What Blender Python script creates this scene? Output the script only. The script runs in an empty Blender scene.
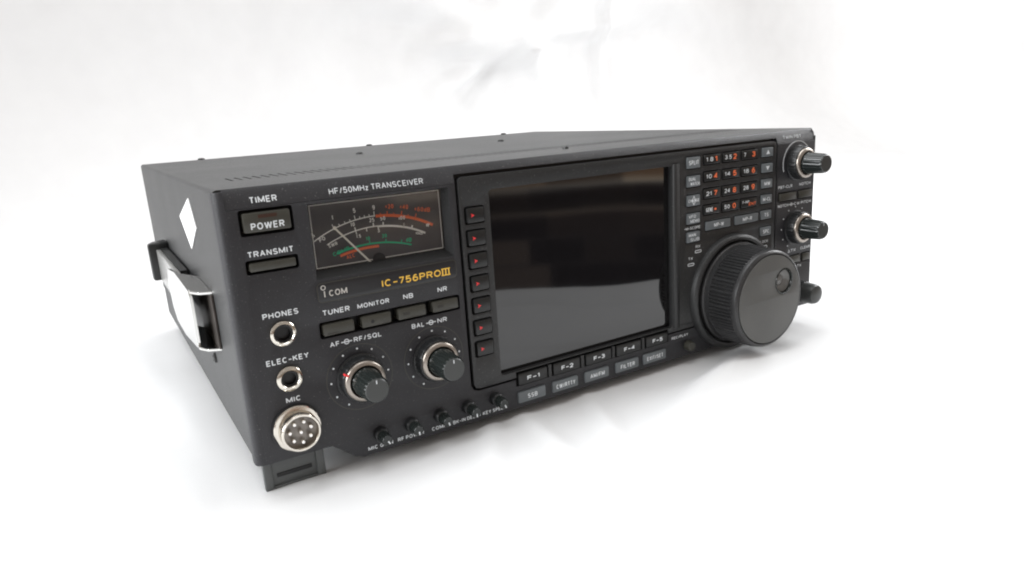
import bpy, bmesh, math, random
from math import sin, cos, pi, radians
from mathutils import Vector, Matrix
random.seed(7)
S = 0.001                      # everything below is measured in millimetres
C = bpy.context.scene.collection

# ------------------------------------------------------------------ materials
def nodes_mat(name):
    m = bpy.data.materials.new(name); m.use_nodes = True
    return m, m.node_tree, m.node_tree.nodes['Principled BSDF']

def mat(name, col, rough=.5, metal=0., ior=1.5, var=.12, scale=60., bump=.0, bscale=900., rvar=.0, coat=0., spec=.5, dust=0.):
    m, nt, p = nodes_mat(name)
    N, L = nt.nodes, nt.links
    tc = N.new('ShaderNodeTexCoord')
    no = N.new('ShaderNodeTexNoise'); no.inputs['Scale'].default_value = scale; no.inputs['Detail'].default_value = 6
    L.new(tc.outputs['Object'], no.inputs['Vector'])
    mr = N.new('ShaderNodeMapRange'); mr.inputs['From Min'].default_value = .3; mr.inputs['From Max'].default_value = .7
    mr.inputs['To Min'].default_value = 1 - var; mr.inputs['To Max'].default_value = 1 + var
    L.new(no.outputs['Fac'], mr.inputs['Value'])
    mx = N.new('ShaderNodeVectorMath'); mx.operation = 'SCALE'; mx.inputs[0].default_value = col
    L.new(mr.outputs['Result'], mx.inputs['Scale'])
    out = mx.outputs['Vector']
    if dust:
        n2 = N.new('ShaderNodeTexNoise'); n2.inputs['Scale'].default_value = 1600; n2.inputs['Detail'].default_value = 2
        L.new(tc.outputs['Object'], n2.inputs['Vector'])
        r2 = N.new('ShaderNodeMapRange'); r2.inputs['From Min'].default_value = .655; r2.inputs['From Max'].default_value = .73
        r2.inputs['To Max'].default_value = dust
        L.new(n2.outputs['Fac'], r2.inputs['Value'])
        mm = N.new('ShaderNodeMix'); mm.data_type = 'RGBA'; mm.inputs[7].default_value = (.35, .35, .34, 1)
        L.new(r2.outputs['Result'], mm.inputs[0]); L.new(out, mm.inputs[6]); out = mm.outputs[2]
    L.new(out, p.inputs['Base Color'])
    p.inputs['Roughness'].default_value = rough
    if rvar:
        r3 = N.new('ShaderNodeMapRange'); r3.inputs['From Min'].default_value = .3; r3.inputs['From Max'].default_value = .7
        r3.inputs['To Min'].default_value = rough - rvar; r3.inputs['To Max'].default_value = rough + rvar
        n3 = N.new('ShaderNodeTexNoise'); n3.inputs['Scale'].default_value = scale * .7; n3.inputs['Detail'].default_value = 8
        L.new(tc.outputs['Object'], n3.inputs['Vector']); L.new(n3.outputs['Fac'], r3.inputs['Value'])
        L.new(r3.outputs['Result'], p.inputs['Roughness'])
    p.inputs['Metallic'].default_value = metal; p.inputs['IOR'].default_value = ior
    p.inputs['Specular IOR Level'].default_value = spec
    if coat: p.inputs['Coat Weight'].default_value = coat; p.inputs['Coat Roughness'].default_value = .1
    if bump:
        nb = N.new('ShaderNodeTexNoise'); nb.inputs['Scale'].default_value = bscale; nb.inputs['Detail'].default_value = 3
        L.new(tc.outputs['Object'], nb.inputs['Vector'])
        b = N.new('ShaderNodeBump'); b.inputs['Strength'].default_value = bump; b.inputs['Distance'].default_value = .0004
        L.new(nb.outputs['Fac'], b.inputs['Height']); L.new(b.outputs['Normal'], p.inputs['Normal'])
    return m

M = {}
M['case'] = mat('case_paint', (.036, .037, .038), .42, bump=.6, bscale=1500, var=.06, scale=25, rvar=.02, dust=.6, spec=.36)
M['chassis'] = mat('chassis_black', (.006, .006, .006), .7)
M['face'] = mat('face_plastic', (.0225, .0225, .0262), .46, bump=.5, bscale=2600, var=.10, scale=22, rvar=.06, dust=.3)
M['section'] = mat('section_plastic', (.025, .026, .027), .42, bump=.25, bscale=2600, var=.08, scale=30, rvar=.05, dust=.2)
M['badge'] = mat('badge_plastic', (.017, .017, .019), .3)
M['dark'] = mat('recess_black', (.008, .008, .009), .5)
M['key'] = mat('olive_key_plastic', (.050, .049, .040), .4, var=.06, dust=.1)
M['blackkey'] = mat('black_key_plastic', (.013, .0135, .0135), .35, var=.06)
M['greykey'] = mat('grey_key_plastic', (.15, .168, .18), .42, var=.05)
M['knob'] = mat('knob_black', (.014, .015, .016), .36, var=.1, dust=.1)
M['knobcap'] = mat('knob_cap_dark', (.017, .021, .020), .2, var=.1)
M['capend'] = mat('knob_end_grey', (.05, .054, .053), .35, var=.05)
M['dial'] = mat('dial_plastic', (.028, .028, .029), .34, var=.08, bump=.15, bscale=2500, dust=.25)
M['dialface'] = mat('dial_face', (.10, .101, .097), .5, var=.06, dust=.2)
M['chrome'] = mat('chrome', (.78, .78, .76), .14, metal=1, var=.03)
M['nickel'] = mat('nickel', (.72, .68, .61), .18, metal=1, var=.05)
M['ring'] = mat('knob_ring_metal', (.40, .36, .32), .36, metal=1, var=.05)
M['pin'] = mat('pin_metal', (.85, .83, .8), .18, metal=1)
M['white'] = mat('print_white', (.80, .84, .87), .5, var=.05, scale=900)
M['greyprint'] = mat('print_grey', (.62, .60, .56), .5, var=.05)
M['meterprint'] = mat('print_pale', (1, .99, .93), .5, var=.05)
M['orange'] = mat('print_orange', (1.0, .20, .07), .5, var=.05)
M['red'] = mat('print_red', (.9, .045, .05), .5, var=.05)
M['green'] = mat('print_green', (.03, .60, .30), .5, var=.05)
M['gold'] = mat('print_gold', (.95, .58, .08), .45, var=.05)
M['cream'] = mat('needle_cream', (1, .98, .88), .5)
M['meterface'] = mat('meter_face', (.105, .102, .104), .5, var=.08, spec=.35)
M['keydark'] = mat('key_lamp_off', (.03, .028, .022), .4)
M['amber'] = mat('indicator_amber', (.05, .022, .014), .35)
M['label'] = mat('label_white', (.9, .9, .9), .55, var=.03)
M['rubber'] = mat('foot_rubber', (.10, .107, .107), .45, var=.1, bump=.2)
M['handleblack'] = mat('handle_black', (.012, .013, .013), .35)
M['strap'] = mat('strap_vinyl', (.30, .30, .29), .25, var=.06)
M['bolt'] = mat('bolt_dark', (.05, .05, .05), .35, metal=.7)
M['dimple'] = mat('dimple_glossy', (.2, .2, .195), .15, var=.05)
M['insert'] = mat('socket_insert_metal', (.22, .20, .18), .35, metal=.6, var=.3, scale=300)
M['gap'] = mat('bracket_inner', (.07, .06, .055), .45, metal=.5, var=.35, scale=120)
# screen: black glass, glossy
M['glass'] = mat('screen_glass', (.006, .0055, .006), .045, ior=1.74, var=.05, coat=0)
# clear window over the meter
mg, nt, pb = nodes_mat('meter_window')
nt.nodes.remove(pb); gl = nt.nodes.new('ShaderNodeBsdfGlossy'); gl.inputs['Roughness'].default_value = .05
tr = nt.nodes.new('ShaderNodeBsdfTransparent'); tr.inputs['Color'].default_value = (1, 1, 1, 1)
fr = nt.nodes.new('ShaderNodeFresnel'); fr.inputs['IOR'].default_value = 1.5
mix = nt.nodes.new('ShaderNodeMixShader')
nt.links.new(fr.outputs[0], mix.inputs[0]); nt.links.new(tr.outputs[0], mix.inputs[1]); nt.links.new(gl.outputs[0], mix.inputs[2])
nt.links.new(mix.outputs[0], nt.nodes['Material Output'].inputs['Surface'])
M['window'] = mg

# ------------------------------------------------------------------ stroke lettering (x, y in 0..1 of each letter's box; 6 numbers = arc)
GLYPH = {
 'A': (.72, [[(0, 0), (.5, 1), (1, 0)], [(.2, .34), (.8, .34)]]), 'B': (.66, [[(0, 0), (0, 1), (.62, 1), (.62, .76, .34, .24, 90, -90), (0, .52)], [(.6, .52), (.62, .26, .38, .26, 90, -90), (0, 0)]]),
 'C': (.70, [[(.5, .5, .5, .5, 48, 312)]]), 'D': (.68, [[(0, 0), (0, 1), (.45, 1), (.45, .5, .55, .5, 90, -90), (0, 0)]]),
 'E': (.60, [[(1, 1), (0, 1), (0, 0), (1, 0)], [(0, .52), (.9, .52)]]), 'F': (.58, [[(1, 1), (0, 1), (0, 0)], [(0, .5), (.88, .5)]]),
 'G': (.74, [[(.5, .5, .5, .5, 48, 340), (1, .46), (.55, .46)]]), 'H': (.66, [[(0, 0), (0, 1)], [(1, 0), (1, 1)], [(0, .52), (1, .52)]]),
 'I': (.16, [[(.5, 0), (.5, 1)]]), 'K': (.68, [[(0, 0), (0, 1)], [(1, 1), (0, .38)], [(.35, .6), (1, 0)]]), 'L': (.56, [[(0, 1), (0, 0), (1, 0)]]),
 'M': (.86, [[(0, 0), (0, 1), (.5, .12), (1, 1), (1, 0)]]), 'N': (.68, [[(0, 0), (0, 1), (1, 0), (1, 1)]]), 'O': (.76, [[(.5, .5, .5, .5, 0, 360)]]),
 'P': (.62, [[(0, 0), (0, 1), (.6, 1), (.6, .73, .4, .27, 90, -90), (0, .46)]]), 'Q': (.76, [[(.5, .5, .5, .5, 0, 360)], [(.62, .3), (1, -.04)]]),
 'R': (.66, [[(0, 0), (0, 1), (.6, 1), (.6, .75, .4, .25, 90, -90), (0, .5)], [(.55, .5), (1, 0)]]),
 'S': (.64, [[(.5, .75, .46, .25, 25, 270), (.5, .25, .5, .25, 90, -155)]]), 'T': (.64, [[(0, 1), (1, 1)], [(.5, 1), (.5, 0)]]),
 'U': (.66, [[(0, 1), (0, .38), (.5, .38, .5, .38, 180, 360), (1, 1)]]), 'V': (.70, [[(0, 1), (.5, 0), (1, 1)]]), 'W': (.98, [[(0, 1), (.25, 0), (.5, .95), (.75, 0), (1, 1)]]),
 'X': (.68, [[(0, 0), (1, 1)], [(0, 1), (1, 0)]]), 'Y': (.68, [[(0, 1), (.5, .48), (1, 1)], [(.5, .48), (.5, 0)]]), 'z': (.44, [[(0, .66), (1, .66), (0, 0), (1, 0)]]),
 'd': (.54, [[(1, 1), (1, 0)], [(.5, .33, .5, .33, 0, 360)]]),
 '0': (.58, [[(.5, .5, .5, .5, 0, 360)]]), '1': (.30, [[(0, .78), (.8, 1), (.8, 0)]]), '2': (.58, [[(.5, .7, .5, .3, 165, -25), (0, 0), (1, 0)]]),
 '3': (.58, [[(.48, .76, .44, .24, 160, -90), (.48, .27, .52, .27, 90, -160)]]), '4': (.62, [[(.78, 0), (.78, 1), (0, .28), (1, .28)]]),
 '5': (.58, [[(.92, 1), (.12, 1), (.05, .5), (.45, .32, .55, .32, 120, -150)]]), '6': (.60, [[(.55, .62, .42, .38, 50, 130), (0.03, .5), (0, .32)], [(.5, .3, .5, .3, 0, 360)]]),
 '7': (.56, [[(0, 1), (1, 1), (.35, 0)]]), '8': (.58, [[(.5, .76, .42, .24, 0, 360)], [(.5, .27, .5, .27, 0, 360)]]), '9': (.60, [[(.5, .7, .5, .3, 0, 360)], [(1, .68), (.97, .5), (.45, .38, .42, .38, -50, -130)]]),
 '-': (.46, [[(-.1, .42), (1.1, .42)]]), '/': (.40, [[(0, 0), (1, 1)]]), '+': (.5, [[(0, .5), (1, .5)], [(.5, .15), (.5, .85)]]), '.': (.12, [[(.5, 0), (.5, .05)]]),
 '•': (.34, [[(.5, .5, .28, .12, 0, 360)], [(.3, .5), (.7, .5)]]), 'Δ': (.7, [[(0, 0), (.5, 1), (1, 0), (0, 0)]]), '∞': (.9, [[(.25, .4, .25, .25, 0, 360)], [(.75, .4, .25, .25, 0, 360)]]),
 '~': (.9, [[(.2, .5), (.8, .5)]]),
}
# ------------------------------------------------------------------ mesh builder
class MB:
    def __init__(s): s.bm = bmesh.new(); s.mats = []
    def mi(s, m):
        if m not in s.mats: s.mats.append(m)
        return s.mats.index(m)
    def take(s, b, m):
        """merge a temporary bmesh b, all faces given material m"""
        bmesh.ops.recalc_face_normals(b, faces=b.faces)
        i = s.mi(m)
        me = bpy.data.meshes.new('t'); b.to_mesh(me); b.free()
        n = len(s.bm.faces); s.bm.from_mesh(me); bpy.data.meshes.remove(me)
        s.bm.faces.ensure_lookup_table()
        for f in s.bm.faces[n:]: f.material_index = i
        return s
    def box(s, x0, x1, y0, y1, z0, z1, m, bev=0, seg=2):
        b = bmesh.new(); bmesh.ops.create_cube(b, size=1)
        for v in b.verts:
            v.co = Vector(((x0 + x1) / 2 + v.co.x * (x1 - x0), (y0 + y1) / 2 + v.co.y * (y1 - y0), (z0 + z1) / 2 + v.co.z * (z1 - z0)))
        if bev: bmesh.ops.bevel(b, geom=list(b.edges), offset=bev, segments=seg, affect='EDGES', profile=.5)
        return s.take(b, m)
    def lathe(s, prof, cx, cz, m, n=64, rf=None):
        """profile of (radius, y) turned about an axis parallel to y"""
        b = bmesh.new(); rings = []
        for (r, y) in prof:
            if r <= 1e-6: rings.append([b.verts.new((cx, y, cz))]); continue
            rings.append([b.verts.new((cx + (r * (rf(2 * pi * k / n, r, y) if rf else 1)) * cos(2 * pi * k / n), y,
                                       cz + (r * (rf(2 * pi * k / n, r, y) if rf else 1)) * sin(2 * pi * k / n))) for k in range(n)])
        for a, c in zip(rings, rings[1:]):
            for k in range(n):
                k2 = (k + 1) % n
                if len(a) == 1 and len(c) == 1: continue
                if len(a) == 1: b.faces.new((a[0], c[k], c[k2]))
                elif len(c) == 1: b.faces.new((a[k], a[k2], c[0]))
                else: b.faces.new((a[k], a[k2], c[k2], c[k]))
        return s.take(b, m)
    def plate(s, outer, holes, y0, y1, m, bev=0., frontonly=True):
        """polygon (x,z) with holes, thick from y0 (front) to y1"""
        cu = bpy.data.curves.new('t', 'CURVE'); cu.dimensions = '2D'; cu.fill_mode = 'BOTH'; cu.extrude = (y1 - y0) / 2
        for pts in [outer] + holes:
            sp = cu.splines.new('POLY'); sp.points.add(len(pts) - 1); sp.use_cyclic_u = True
            for q, (x, z) in zip(sp.points, pts): q.co = (x, z, 0, 1)
        o = bpy.data.objects.new('t', cu); C.objects.link(o)
        dg = bpy.context.evaluated_depsgraph_get(); me = bpy.data.meshes.new_from_object(o.evaluated_get(dg))
        b = bmesh.new(); b.from_mesh(me)
        bpy.data.objects.remove(o); bpy.data.curves.remove(cu); bpy.data.meshes.remove(me)
        for v in b.verts: v.co = Vector((v.co.x, (y0 + y1) / 2 + v.co.z, v.co.y))
        bmesh.ops.remove_doubles(b, verts=b.verts, dist=1e-4)
        bmesh.ops.recalc_face_normals(b, faces=b.faces)
        if bev:
            es = [e for e in b.edges if len(e.link_faces) == 2 and all(abs(v.co.y - y0) < 1e-4 for v in e.verts)
                  and abs(e.link_faces[0].normal.dot(e.link_faces[1].normal)) < .5]
            bmesh.ops.bevel(b, geom=es, offset=bev, segments=2, affect='EDGES', profile=.5, clamp_overlap=True)
        return s.take(b, m)
    def text(s, t, x0, x1, z, h, y, m, bold=.03, slope=0, z0=0, rot=0):
        """stroke lettering on a face looking to -y: spans x0..x1, baseline z, cap height h"""
        th = .16 + bold * 1.0                     # stroke thickness as a share of the height
        lay = []; px = 0
        for ch in t:
            g = GLYPH.get(ch)
            if g is None: px += .3; continue
            lay.append((px, g)); px += g[0] + .15
        total = px - .15
        w = (x1 - x0) if x1 is not None else total * h
        fx = w / total; tx = th * h                # horizontal scale, stroke width in mm
        ca, sa = cos(rot), sin(rot); k = 0
        for (ox, (gw, strokes)) in lay:
            gx0 = ox * fx + tx / 2; gx1 = (ox + gw) * fx - tx / 2; gz0 = tx / 2; gz1 = h - tx / 2
            if gx1 < gx0: gx0 = gx1 = (gx0 + gx1) / 2
            for st in strokes:
                pts = []
                for q in st:
                    if len(q) == 2: pts.append(q)
                    else:
                        cx, cy, rx, ry, a0, a1 = q; n = max(4, int(abs(a1 - a0) / 22))
                        pts += [(cx + rx * cos(radians(a0 + (a1 - a0) * i / n)), cy + ry * sin(radians(a0 + (a1 - a0) * i / n))) for i in range(n + 1)]
                P = []
                for (u, v) in pts:
                    X = gx0 + u * (gx1 - gx0); Z = gz0 + v * (gz1 - gz0)
                    p = (x0 + X * ca - Z * sa, z + X * sa + Z * ca)
                    if not P or (abs(p[0] - P[-1][0]) + abs(p[1] - P[-1][1])) > 1e-3: P.append(p)
                if len(P) < 2: s.lathe([(0, y - .04), (tx * .7, y - .04), (tx * .7, y)], P[0][0], P[0][1], m, n=10); continue
                runs = [[P[0], P[1]]]
                for n_ in range(2, len(P)):
                    a_, b_, c_ = Vector(P[n_ - 2]), Vector(P[n_ - 1]), Vector(P[n_])
                    if (b_ - a_).normalized().dot((c_ - b_).normalized()) < .35: runs.append([P[n_ - 1], P[n_]])
                    else: runs[-1].append(P[n_])
                for R_ in runs:
                    # square ends: run on half a stroke so that corners close
                    if len(runs) > 1:
                        for e0, e1 in ((0, 1), (-1, -2)):
                            if (R_ is runs[0] and e0 == 0) or (R_ is runs[-1] and e0 == -1): continue
                            d_ = (Vector(R_[e0]) - Vector(R_[e1])).normalized() * tx * .3
                            R_[e0] = (R_[e0][0] + d_.x, R_[e0][1] + d_.y)
                    k += 1; b = s.strip_bm(R_, tx, y - .004 * (k % 7), .05)
                    if slope:
                        for v in b.verts: v.co.y += slope * (v.co.z - z0)
                    s.take(b, m)
        return s
    def line(s, x0, z0, x1, z1, w, y, m, t=.06):
        d = Vector((x1 - x0, z1 - z0)); n = Vector((-d.y, d.x)).normalized() * w / 2
        return s.strip([(x0, z0), (x1, z1)], w, y, m, t)
    def strip(s, pts, w, y, m, t=.06, closed=False): return s.take(s.strip_bm(pts, w, y, t, closed), m)
    def strip_bm(s, pts, w, y, t=.06, closed=False):
        b = bmesh.new(); L = []
        n = len(pts)
        for i, (x, z) in enumerate(pts):
            a = pts[i - 1] if (i > 0 or closed) else pts[i]; c = pts[(i + 1) % n] if (i < n - 1 or closed) else pts[i]
            p_ = Vector((x, z)); da = (p_ - Vector(a)); dc = (Vector(c) - p_)
            da = da.normalized() if da.length > 1e-9 else dc.normalized(); dc = dc.normalized() if dc.length > 1e-9 else da
            d = (da + dc).normalized() if (da + dc).length > 1e-6 else dc
            q = Vector((-d.y, d.x)) * w / 2 / max(.6, d.dot(dc))
            L.append([b.verts.new((x + q.x, y - t, z + q.y)), b.verts.new((x - q.x, y - t, z - q.y)),
                      b.verts.new((x - q.x, y, z - q.y)), b.verts.new((x + q.x, y, z + q.y))])
        for i in range(n if closed else n - 1):
            A, B = L[i], L[(i + 1) % n]
            for k in range(4): b.faces.new((A[k], A[(k + 1) % 4], B[(k + 1) % 4], B[k]))
        if not closed: b.faces.new(L[0]); b.faces.new(L[-1][::-1])
        return b
    def arc(s, cx, cz, r, a0, a1, w, y, m, n=24):
        return s.strip([(cx + r * cos(radians(a0 + (a1 - a0) * i / n)), cz + r * sin(radians(a0 + (a1 - a0) * i / n))) for i in range(n + 1)], w, y, m)
    def dot(s, x, z, r, y, m, t=.06): return s.lathe([(0, y - t), (r, y - t), (r, y)], x, z, m, n=12)
    def prism(s, poly, axis, a0, a1, m, bev=0):
        """polygon extruded along an axis: 'x' poly is (y,z); 'z' poly is (x,y); 'y' poly is (x,z)"""
        b = bmesh.new()
        f = {'x': lambda p, a: (a, p[0], p[1]), 'y': lambda p, a: (p[0], a, p[1]), 'z': lambda p, a: (p[0], p[1], a)}[axis]
        A = [b.verts.new(f(p, a0)) for p in poly]; B = [b.verts.new(f(p, a1)) for p in poly]
        b.faces.new(A); b.faces.new(B[::-1])
        for i in range(len(poly)): j = (i + 1) % len(poly); b.faces.new((A[i], A[j], B[j], B[i]))
        if bev: bmesh.ops.recalc_face_normals(b, faces=b.faces); bmesh.ops.bevel(b, geom=list(b.edges), offset=bev, segments=2, affect='EDGES', profile=.5)
        return s.take(b, m)
    def build(s, name, parent=None, label=None, origin=(0, 0, 0), sharp=35, loc=None):
        me = bpy.data.meshes.new(name)
        og = Vector(origin)
        for v in s.bm.verts: v.co = (v.co - og) * S
        s.bm.to_mesh(me); s.bm.free()
        for m in s.mats: me.materials.append(m)
        me.shade_smooth(); me.set_sharp_from_angle(angle=radians(sharp))
        o = bpy.data.objects.new(name, me); C.objects.link(o); o.parent = parent
        o.location = og * S
        if parent is not None:
            q = parent; acc = Vector((0, 0, 0))
            while q is not None and q.parent is not None: acc += q.location; q = q.parent
            o.location = og * S - acc
        if label: o['label'] = label
        return o

def rrect(x0, x1, z0, z1, r, n=5):
    p = []
    for (cx, cz, a) in ((x1 - r, z1 - r, 0), (x0 + r, z1 - r, 90), (x0 + r, z0 + r, 180), (x1 - r, z0 + r, 270)):
        for k in range(n + 1): t = radians(a + 90 * k / n); p.append((cx + r * cos(t), cz + r * sin(t)))
    return p
def circ(cx, cz, r, n=48): return [(cx + r * cos(2 * pi * k / n), cz + r * sin(2 * pi * k / n)) for k in range(n)]

# ------------------------------------------------------------------ the thing
T = bpy.data.objects.new('radio_transceiver', None); C.objects.link(T)
T.empty_display_size = .05
T['label'] = 'black desktop radio transceiver with large dark screen and big tuning dial, standing on white cloth'
T['category'] = 'radio transceiver'

# ---- case: painted cover (top and sides folded from one sheet, slots cut in the top), lower chassis
prof = [(0, 19.5), (0, 107.2)] + [(1.8 - 1.8 * cos(radians(a)), 107.2 + 1.8 * sin(radians(a))) for a in (22, 45, 67, 90)]
prof += [(340 - p[0], p[1]) for p in prof[::-1]]
inner = [(338.9, 19.5), (338.9, 107.9), (1.1, 107.9), (1.1, 19.5)]
cb = MB(); cb.prism(prof + inner, 'y', 2.6, 300, M['case'])
cover = cb.build('case_cover', T, 'dark grey painted sheet metal cover with a row of vent slots')
cut = MB()
for i in range(83): cut.box(14.6 + i * 3.78, 15.7 + i * 3.78, 43.5, 60.5, 106, 111, M['dark'])
for i in range(0): cut.box(120 + i * 3.78, 121.1 + i * 3.78, 205, 245, 106, 111, M['dark'])
co = cut.build('cutter')
md = cover.modifiers.new('b', 'BOOLEAN'); md.object = co; md.operation = 'DIFFERENCE'; md.solver = 'EXACT'
dg = bpy.context.evaluated_depsgraph_get(); nm = bpy.data.meshes.new_from_object(cover.evaluated_get(dg))
cover.modifiers.clear(); cover.data = nm; bpy.data.objects.remove(co)
nm.shade_smooth(); nm.set_sharp_from_angle(angle=radians(35))

b = MB(); b.box(1.3, 338.7, 8.2, 299, 22, 106.5, M['chassis'])
b.prism([(.5, 0), (339.5, 0), (339.5, 19.1), (.5, 19.1)], 'y', 8.1, 299.6, M['case'])
b.box(1.3, 338.7, 8.3, 299, 19.1, 22, M['chassis'])
b.build('chassis', T, 'grey lower tray and black inner frame')
def screw(x, y, z, axis='z', r=2.6, m='bolt'):
    q = MB(); q.lathe([(0, -1.2), (r * .35, -1.2), (r * .4, -.8), (r * .6, -1.25), (r * .9, -.9), (r, 0)], 0, 0, M[m], n=20)
    R = Matrix.Rotation(radians(-90), 4, 'X') if axis == 'z' else Matrix.Rotation(radians(-90), 4, 'Z')
    q.bm.transform(R); o = q.build('screw', cover); o.location = (x * S, y * S, z * S); return o
for x in (40, 170, 300): screw(x, 296, 109, m='bolt')
for x in (117, 223): screw(x, 172, 109)
screw(180, 34, 109, r=1.7, m='bolt')
o = screw(0, 70, 27, 'x', 2.6); o = screw(0, 262, 27, 'x', 2.4)

# white diamond sticker on the left side
b = MB()
b.prism([(67.7, 101.8), (57.6, 89.5), (85.3, 76.7), (110.4, 90.0)], 'x', -.45, -.02, M['label'])
b.build('diamond_sticker', T, 'white diamond shaped sticker on the left side panel')

# ---- carrying handle on the left side
H = MB()
def hx(y): return -6.7 - (y - 60) * .004     # the strap leans out slightly towards the back
H.prism([(hx(96) - .2, 96), (hx(202), 202), (hx(202) + 2.4, 202), (hx(96) + 2.4, 96)], 'z', 42.5, 62, M['strap'], bev=.5)
H.prism([(hx(112) + 2.5, 112), (hx(200) + 2.5, 200), (-1.2, 200), (-1.2, 112)], 'z', 43, 62.6, M['handleblack'])  # black filler standing in for the shade in the gap behind the strap
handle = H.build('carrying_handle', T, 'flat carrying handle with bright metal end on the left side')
b = MB()
outl = [(52, 40.5), (54, 38), (96, 34), (124, 35), (134, 40.5), (138, 52), (130, 61.5), (98, 64.8), (54, 63.8), (52, 61.5)]
# outer plate (y,z outline) leaning with the strap
bb = bmesh.new()
A = [bb.verts.new((hx(y) - 1.7, y, z)) for y, z in outl]; B2 = [bb.verts.new((hx(y) - .5, y, z)) for y, z in outl]
bb.faces.new(A); bb.faces.new(B2[::-1])
for i in range(len(outl)): j = (i + 1) % len(outl); bb.faces.new((A[i], A[j], B2[j], B2[i]))
b.take(bb, M['chrome'])
b.prism([(-8, 52.5), (-8.3, 96), (-5, 96), (0, 84), (0, 44), (-5.2, 47)], 'z', 62.6, 63.9, M['chrome'], bev=.3)
b.prism([(-8, 52.5), (-8.3, 96), (-5, 96), (0, 84), (0, 44), (-5.2, 47)], 'z', 37.2, 38.5, M['chrome'], bev=.3)
b.build('handle_bracket', handle, 'shiny metal bracket at the front end of the handle', sharp=8)
b = MB(); b.box(-1.2, -.02, 42, 84, 38.6, 62.5, M['gap'], bev=.3)
b.build('handle_base', handle)
b = MB()
b.prism([(-11.4, 199), (-11.6, 204), (-9.4, 210), (0, 216), (0, 199)], 'z', 43.0, 65.8, M['handleblack'], bev=1.6)
b.build('handle_end_cap', handle, 'black plastic cap at the rear end of the handle')

DC = (268.8, 21.7)
def fx(x): return -39.8 + (x + 39.8) * 1.0052
def fz(z): return 130.5 + (z - 130.5) * 1.0052
SY = -.25
KY = -.9
# ---- front panel
SEC = [(97.6, 101.6), (98.1, 103.0), (99.4, 103.9), (301.7, 103.9), (303.6, 103.2), (304.3, 101.2), (304.3, 6.9), (218.9, 6.9), (218.9, 9.4), (120.6, 9.4), (120.6, 6.6), (101, 6.6), (98.8, 7.3), (97.9, 9.2)]
P = MB()
KX = [(8.0, 26.2, 92.0, 100.2), (8.0, 26.0, 77.5, 81.4)]
R4 = [(31.9, 45.6), (48.0, 61.7), (64.0, 77.7), (80.0, 93.3)]
main_holes = [rrect(x0 - .8, x1 + .8, z0 - .8, z1 + .8, 1) for x0, x1, z0, z1 in KX]
main_holes += [rrect(31.1, 94.1, 46.2, 53.1, 1.0)]
main_holes += [rrect(32.8, 93.2, 70.5, 100.4, .6)]
RB = [(308, 322.6, 68.4, 72.9), (325.4, 337.6, 68.4, 72.9), (317, 328.5, 29.2, 33.6), (331, 337.8, 29.2, 33.6)]
main_holes += [rrect(a - .6, c + .6, d - .6, e + .6, .6) for a, c, d, e in RB]
main_holes += [circ(16.9, 52.2, 4.4, 32), circ(16.8, 33.6, 4.3, 32)]
XR = 339.6
left = [(3.2, .2), (30, 0), (35, -4.2), (39, -7.6), (43, -9.2), (282, -9.2), (300, -6), (310, .2), (XR, .2), (XR, 101.5),
        (305.5, 101.5), (305.5, 5.9), (219.2, 5.9), (219.2, 2.0), (120.5, 2.0), (120.5, 5.5), (100.6, 5.5), (97.8, 6.4), (96.4, 9), (96.4, 101.5), (3.2, 101.5)]
P.plate(left, main_holes, 0, 3, M['face'], bev=.25)
BS = .3                                     # slope of the band along the top
def band(x0, x1, zb=101.6):
    yb = (zb - 101.6) * BS
    P.prism([(yb, zb), (2.0, 108.2), (2.6, 108.9), (7, 108.9), (7, zb)], 'x', x0, x1, M['face'])
band(3.2, 96.4); band(96.4, 305.5, 105.3); band(305.5, XR - 1.4)
P.prism([(0, 101.6), (.9, 104.6), (7, 104.6), (7, 101.6)], 'x', XR - 1.4, XR, M['face'])
P.prism([(XR - 1.4, 104.6), (XR + .9, 104.6), (XR + .2, 106.6), (XR - 1.4, 108.2)], 'y', 1.4, 7, M['face'], bev=.3)
# rounded upright at the left end, sharper one at the right
x0 = 0
q = [(3.2, 0.05)] + [(2.6 - 3.1 * sin(radians(a)), 3.1 - 3.05 * cos(radians(a))) for a in (15, 35, 55, 75, 90)] + [(-.5, 7), (3.2, 7)]
P.prism(q, 'z', .3, 108.2, M['face'])
P.prism([(XR, .05), (XR + .8, .5), (XR + 1.2, 1.4), (XR + 1.2, 7), (XR, 7)], 'z', .3, 104.4, M['face'])
P.box(-.3, 340.3, 7, 8, .4, 108.2, M['dark'])
P.box(3.3, 339, 5.9, 6.9, .4, 105, M['dark'])
P.box(97, 304.9, 3.05, 5.8, 101.7, 105.2, M['dark'])
P.box(44, 284, 3.05, 9, -9.0, .3, M['face'], bev=.3)
panel = P.build('front_panel', T, 'black moulded front panel with sloped top band')

AZ = (90.7, 80.6, 70.5, 60.2, 50.0, 39.7, 29.6)
CX = [(243.9, 255.9), (258.1, 270.8), (273.1, 286.0)]; RZ = [(95.8, 100.9), (86.8, 91.9), (77.6, 82.9), (68.8, 74.0)]
C0Z = (94.8, 85.1, 74.9, 65.2, 55.2); C5Z = (95.8, 86.9, 78.1, 69.2, 60.1, 50.4)
MPX = (245.6, 268.6)
AX = (fx(99.7), fx(108.3)); CX = [(fx(a), fx(c)) for a, c in CX]; RZ = [(fz(a), fz(c)) for a, c in RZ]
AZ = [fz(z) for z in AZ]; C0Z = [fz(z) for z in C0Z]; C5Z = [fz(z) for z in C5Z]
C0X = (fx(231.3), fx(240.9)); C5X = (fx(290.0), fx(299.0)); MPX = [(fx(a), fx(a + 19.1)) for a in MPX]; MPZ = (fz(60.0), fz(64.9))
SX = (112.5, 222.4, 9.8, 97.2)              # screen opening
g_ = .5
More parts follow.
